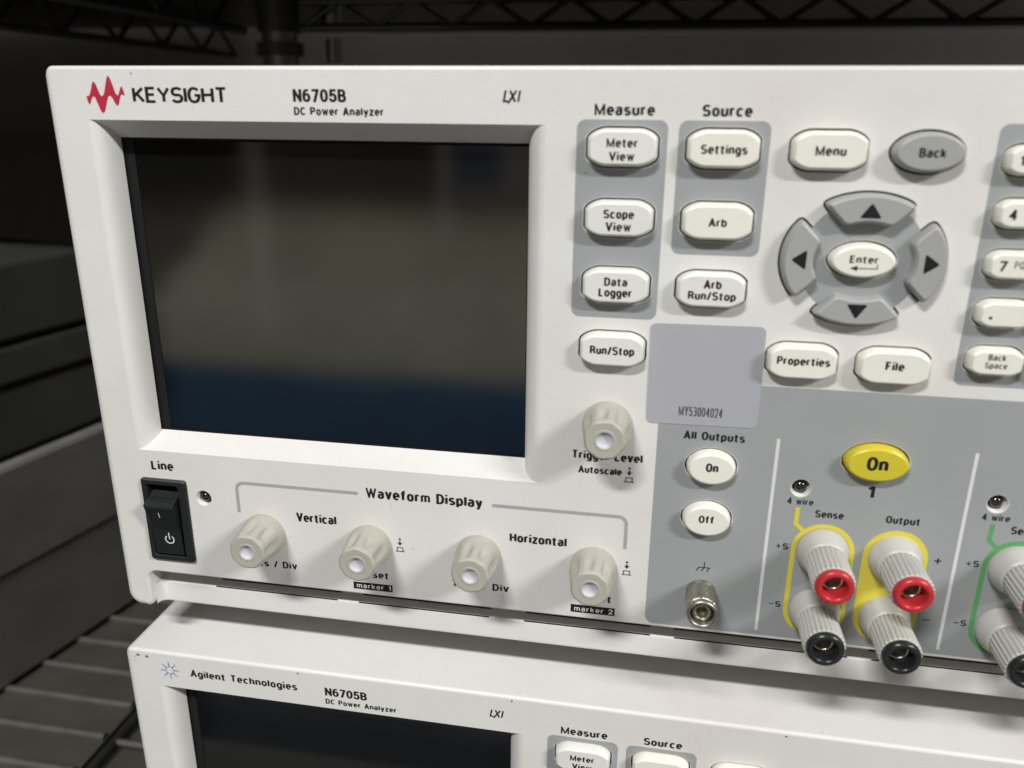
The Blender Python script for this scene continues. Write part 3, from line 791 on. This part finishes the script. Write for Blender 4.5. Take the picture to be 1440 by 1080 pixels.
# what only the upper analyzer carries
t = MB(); text(t, 'KEYSIGHT', 27.6, 56.3, -9.75, 4.25, INK, bold=.222, gap=.19)
t.build('brand_lettering', M_INK, upper, FB)
LOGO = [(13.2, -7.9), (13.6, -8.1), (14.2, -7.9), (14.9, -6.5), (15.5, -4.7), (16.0, -4.1), (16.6, -4.7), (17.2, -6.6), (17.7, -7.9), (18.2, -8.1), (18.9, -7.4), (19.7, -4.9), (20.4, -3.0), (20.8, -2.6), (21.3, -3.2), (21.9, -5.2), (22.4, -7.2), (22.9, -7.8), (23.3, -7.7), (24.0, -6.1), (24.5, -5.3), (24.9, -6.0), (25.3, -7.9), (24.6, -7.7), (24.3, -7.5), (23.7, -8.3), (23.1, -10.0), (22.6, -10.7), (22.0, -10.1), (21.3, -8.5), (20.7, -7.9), (20.1, -8.0), (19.5, -9.3), (18.6, -11.8), (17.9, -12.65), (17.2, -12.2), (16.6, -10.3), (15.9, -8.5), (15.5, -8.0), (14.9, -8.5), (14.4, -9.6), (13.9, -10.4), (13.5, -9.8)]
def smooth_loop(P, k=2):
    for _ in range(k):
        Q = []
        for i in range(len(P)):
            a, b = P[i], P[(i+1) % len(P)]
            Q += [(a[0]*.8+b[0]*.2, a[1]*.8+b[1]*.2), (a[0]*.2+b[0]*.8, a[1]*.2+b[1]*.8)]
        P = Q
    return P
t = MB(); t.poly(smooth_loop(LOGO), INK); t.build('brand_logo', M_LOGO, upper, FB)
t = MB()
o = rrect(174.8, -94.5, 205.4, -65.4, 1.7, 6)
c0 = math.radians(.8); o = [(190+(x-190)*math.cos(c0)-(z+80)*math.sin(c0)*1.0, -80+(x-190)*math.sin(c0)+(z+80)*math.cos(c0)) for x, z in o]
t.loft([at(o, -.05), at(o, -.16)], smooth=False); t.poly(o, -.16)
stk = t.build('asset_sticker', M_STICK, upper, FB)
stk['label'] = 'plain silver sticker with a serial number'
t = MB(); text(t, 'MY53004024', 183.9, 195.9, -91.9, 2.8, -.20, bold=.11); t.build('serial_number', M_SERIAL, stk, FB)
# what only the lower analyzer carries
t = MB(); text(t, 'Agilent Technologies', 25.2, 65.3, -8.8, 3.0, INK)
t.build('brand_lettering', M_INK, lower, FB)
t = MB(); cx, cz = 17.3, -7.3
for k in range(24):
    a = 2*math.pi*k/24; t.poly(ellipse(cx+1.5*math.cos(a), cz+1.5*math.sin(a), .17, .17, 8), INK)
for k in range(8):
    a = 2*math.pi*(k/8)+.06
    for j, (r, q) in enumerate(((1.9, .26), (2.4, .24), (2.85, .2), (3.25, .17), (3.6, .13))):
        t.poly(ellipse(cx+r*math.cos(a), cz+r*math.sin(a), q, q, 8), INK-.004*(j+1))
t.build('brand_logo', M_BLUE, lower, FB)
# chipped paint on the edges
def chips(spots, parent):
    t = MB()
    for x, z, a, b in spots:
        t.poly([(x+a*math.cos(q)*random.uniform(.7, 1.2), z+b*math.sin(q)*random.uniform(.7, 1.2)) for q in [2*math.pi*i/9 for i in range(9)]], INK)
    t.build('paint_chips', M_CHIP, parent, FB)
chips([(28.0, -2.0, .14, .5), (155.4, -26.2, .25, .25), (147.0, -58.0, .1, .1), (207.9, -137.2, .15, .12), (104.6, -143.1, .2, .15), (98.0, -128.5, .15, .12), (98.1, -129.6, .12, .12)], upper)
chips([(5.6, -2.3, .75, .5), (9.0, -2.5, .65, .55), (4.6, -3.1, .22, .2), (3.8, -5.0, .15, .2), (66.0, -1.6, .35, .35), (140.6, -1.6, .4, .3), (227.3, -1.6, .4, .3), (204.0, -2.7, .2, .12)], lower)

# ------------------------------------------------------------------ surroundings
def single(name, mb, m, label=None, cat=None, group=None, kind=None, base=(0, 0, 0)):
    o = mb.build(name, m, None, base); o.location = [c*S for c in base]
    if label: o['label'] = label
    if cat: o['category'] = cat
    if group: o['group'] = group
    if kind: o['kind'] = kind
    return o

# wall behind the racks
g = MB(); g.box((-1100, 720, -900), (1100, 760, 420)); single('wall', g, M_WALL, kind='structure')

# the rack the analyzers stand in
DZ = -386.4
rack = thing('wire_shelving_rack', 'dark wire shelving rack around the two white analyzers', 'shelf', (140, 100, DZ))
RB = (140, 100, DZ)
g = MB(); g.box((-136, -150, DZ-16), (560, 420, DZ-7)); g.build('shelf_liner', M_LINER, rack, RB)
g = MB()
for k in range(17):
    y = -26 + 28.6*k - 1.5
    g.tube([(-138, y, DZ-2.2), (560, y, DZ-2.2)], 2.2, 8)
g.build('deck_wires', M_DECKWIRE, rack, RB)
g = MB(); g.tube([(-140, -45, DZ-3), (-140, 425, DZ-3)], 3.4, 10); g.tube([(-140, -45, DZ-30), (-140, 425, DZ-30)], 3.2, 10)
g.build('side_rail', M_WIRE, rack, RB)
def truss(mb, a, b, z0, z1, pitch, r=3.0):
    a, b = Vector(a), Vector(b); L = (b-a).length; d = (b-a).normalized()
    for z in (z0, z1): mb.tube([(a.x, a.y, z), (b.x, b.y, z)], r, 8)
    P = []; k = 0; s_ = 0.
    while s_ <= L:
        q = a+d*s_; P.append((q.x, q.y, z0 if k % 2 == 0 else z1)); s_ += pitch/2; k += 1
    mb.tube(P, r*.8, 8)
g = MB(); truss(g, (-85, 380), (560, 380), 42.5, 59.5, 55.); g.build('rear_truss', M_WIRE, rack, RB)
g = MB(); truss(g, (-140, -20), (-140, 400), 42.5, 64., 62.); g.build('side_truss', M_WIRE, rack, RB)
g = MB(); g.box((-143, -40, 66), (700, 716, 72)); g.build('upper_shade_deck', M_WIRE, rack, RB)  # upper shelf made solid and run back to keep tube light off the wall
g = MB()
g.tube([(-105.5, 386, -420), (-105.5, 386, 420)], 12.7, 24)
pst = g.build('post', M_POSTCHROME, rack, RB)
g = MB(); g.tube([(-105.5, 386, 24), (-105.5, 386, 30), (-105.5, 386, 33)], 17, 24); g.tube([(-105.5, 386, 40), (-105.5, 386, 66)], 15.5, 24)
g.build('collar', M_WIRE, pst, RB)
g = MB(); g.tube([(-67, 392, 20), (-67, 392, 36)], 5.5, 14); g.tube([(-67, 392, 45), (-67, 392, 60)], 8, 14)
g.build('clip', M_POSTCHROME, rack, RB)

# the neighbouring rack to the left
rack2 = thing('wire_shelving_rack', 'dark neighbouring shelf rack left of the analyzers, holding stacked flat equipment', 'shelf', (-500, 350, DZ))
RB2 = (-500, 350, DZ)
g = MB(); g.box((-900, -150, DZ-12), (-146, 640, DZ-1.5)); g.build('deck', M_LINER, rack2, RB2)
g = MB()
for k in range(-9, 16):
    y = 116.5 + 28.6*k
    g.tube([(-900, y, DZ-.6), (-147, y, DZ-.6)], 2.6, 8)
g.build('deck_wires', M_DECKWIRE, rack2, RB2)
g = MB(); truss(g, (-300, 200), (-300, 690), 42.5, 70., 70.); g.build('side_truss', M_WIRE, rack2, RB2)
g = MB(); g.box((-900, 120, 72.5), (-138, 716, 80)); g.build('upper_shade_deck', M_WIRE, rack2, RB2)  # unseen deck added to block light, overlapping its neighbour to stop a leak
g = MB(); g.box((-900, 440, -34), (-300, 690, 17)); g.build('middle_deck', M_DARKBOX2, rack2, RB2)
g = MB(); g.box((-900, 692, DZ), (-150, 700, -34)); g.build('dark_void_sheet', M_WIRE, rack2, RB2)  # black sheet added to stand for the dark void under the deck
for py in (420, 690):
    g = MB(); g.tube([(-880, py, -420), (-880, py, 420)], 12.7, 20); g.build('post', M_POSTCHROME, rack2, RB2)

# five flat dark instruments piled up on it, turned a little
ang = math.radians(-12.0)
ux, uy = (math.sin(math.radians(12)), math.cos(math.radians(12)))       # along the visible face
P0 = Vector((-240.8, 167.3)) - Vector((ux, uy))*190
specs = [(-386.4, -308.5, 0., 330, M_DARKBOX, 'equipment_case', 'lowest dark grey flat case on the neighbouring rack'),
         (-308.0, -233.5, -1.5, 330, M_DARKBOX, 'equipment_case', 'dark grey flat case second from the bottom of the left pile'),
         (-232.0, -186.0, 5., 330, M_DARKBOX2, 'equipment_case', 'charcoal flat case in the middle of the left pile'),
         (-185.0, -158.8, 4., 312, M_DARKBOX2, 'equipment_case', 'thinnest charcoal case, second from the top of the left pile'),
         (-157.0, -106.0, 5., 330, M_DARKBOX2, 'equipment_case', 'topmost charcoal case of the left pile')]
def rbox(L, D, H, r=6.0):
    mb = MB(); P = rrect(0, 0, L, D, 3.0, 4)
    loops = [[(x, y, r) for x, y in P]]
    loops = [[(x, y, 0.) for x, y in offset(P, r*.6)], [(x, y, r*.6) for x, y in P], [(x, y, H-r*.6) for x, y in P], [(x, y, H-r*.2) for x, y in offset(P, r*.2)], [(x, y, H) for x, y in offset(P, r*.7)]]
    mb.loft(loops, cap0=True, cap1=True, smooth=False); return mb
for z0, z1, back, L, m, nm, lab in specs:
    mb = rbox(L, 420, z1-z0)
    # local x runs along the face, local -y is away from the analyzers
    o = mb.build(nm, m)
    p = P0 + Vector((-uy, ux))*back
    o.location = (p.x*S, p.y*S, z0*S)
    o.rotation_euler = (0, 0, math.pi/2 - math.radians(12))
    o['label'] = lab; o['category'] = 'equipment'; o['group'] = 'flat cases piled on the left'
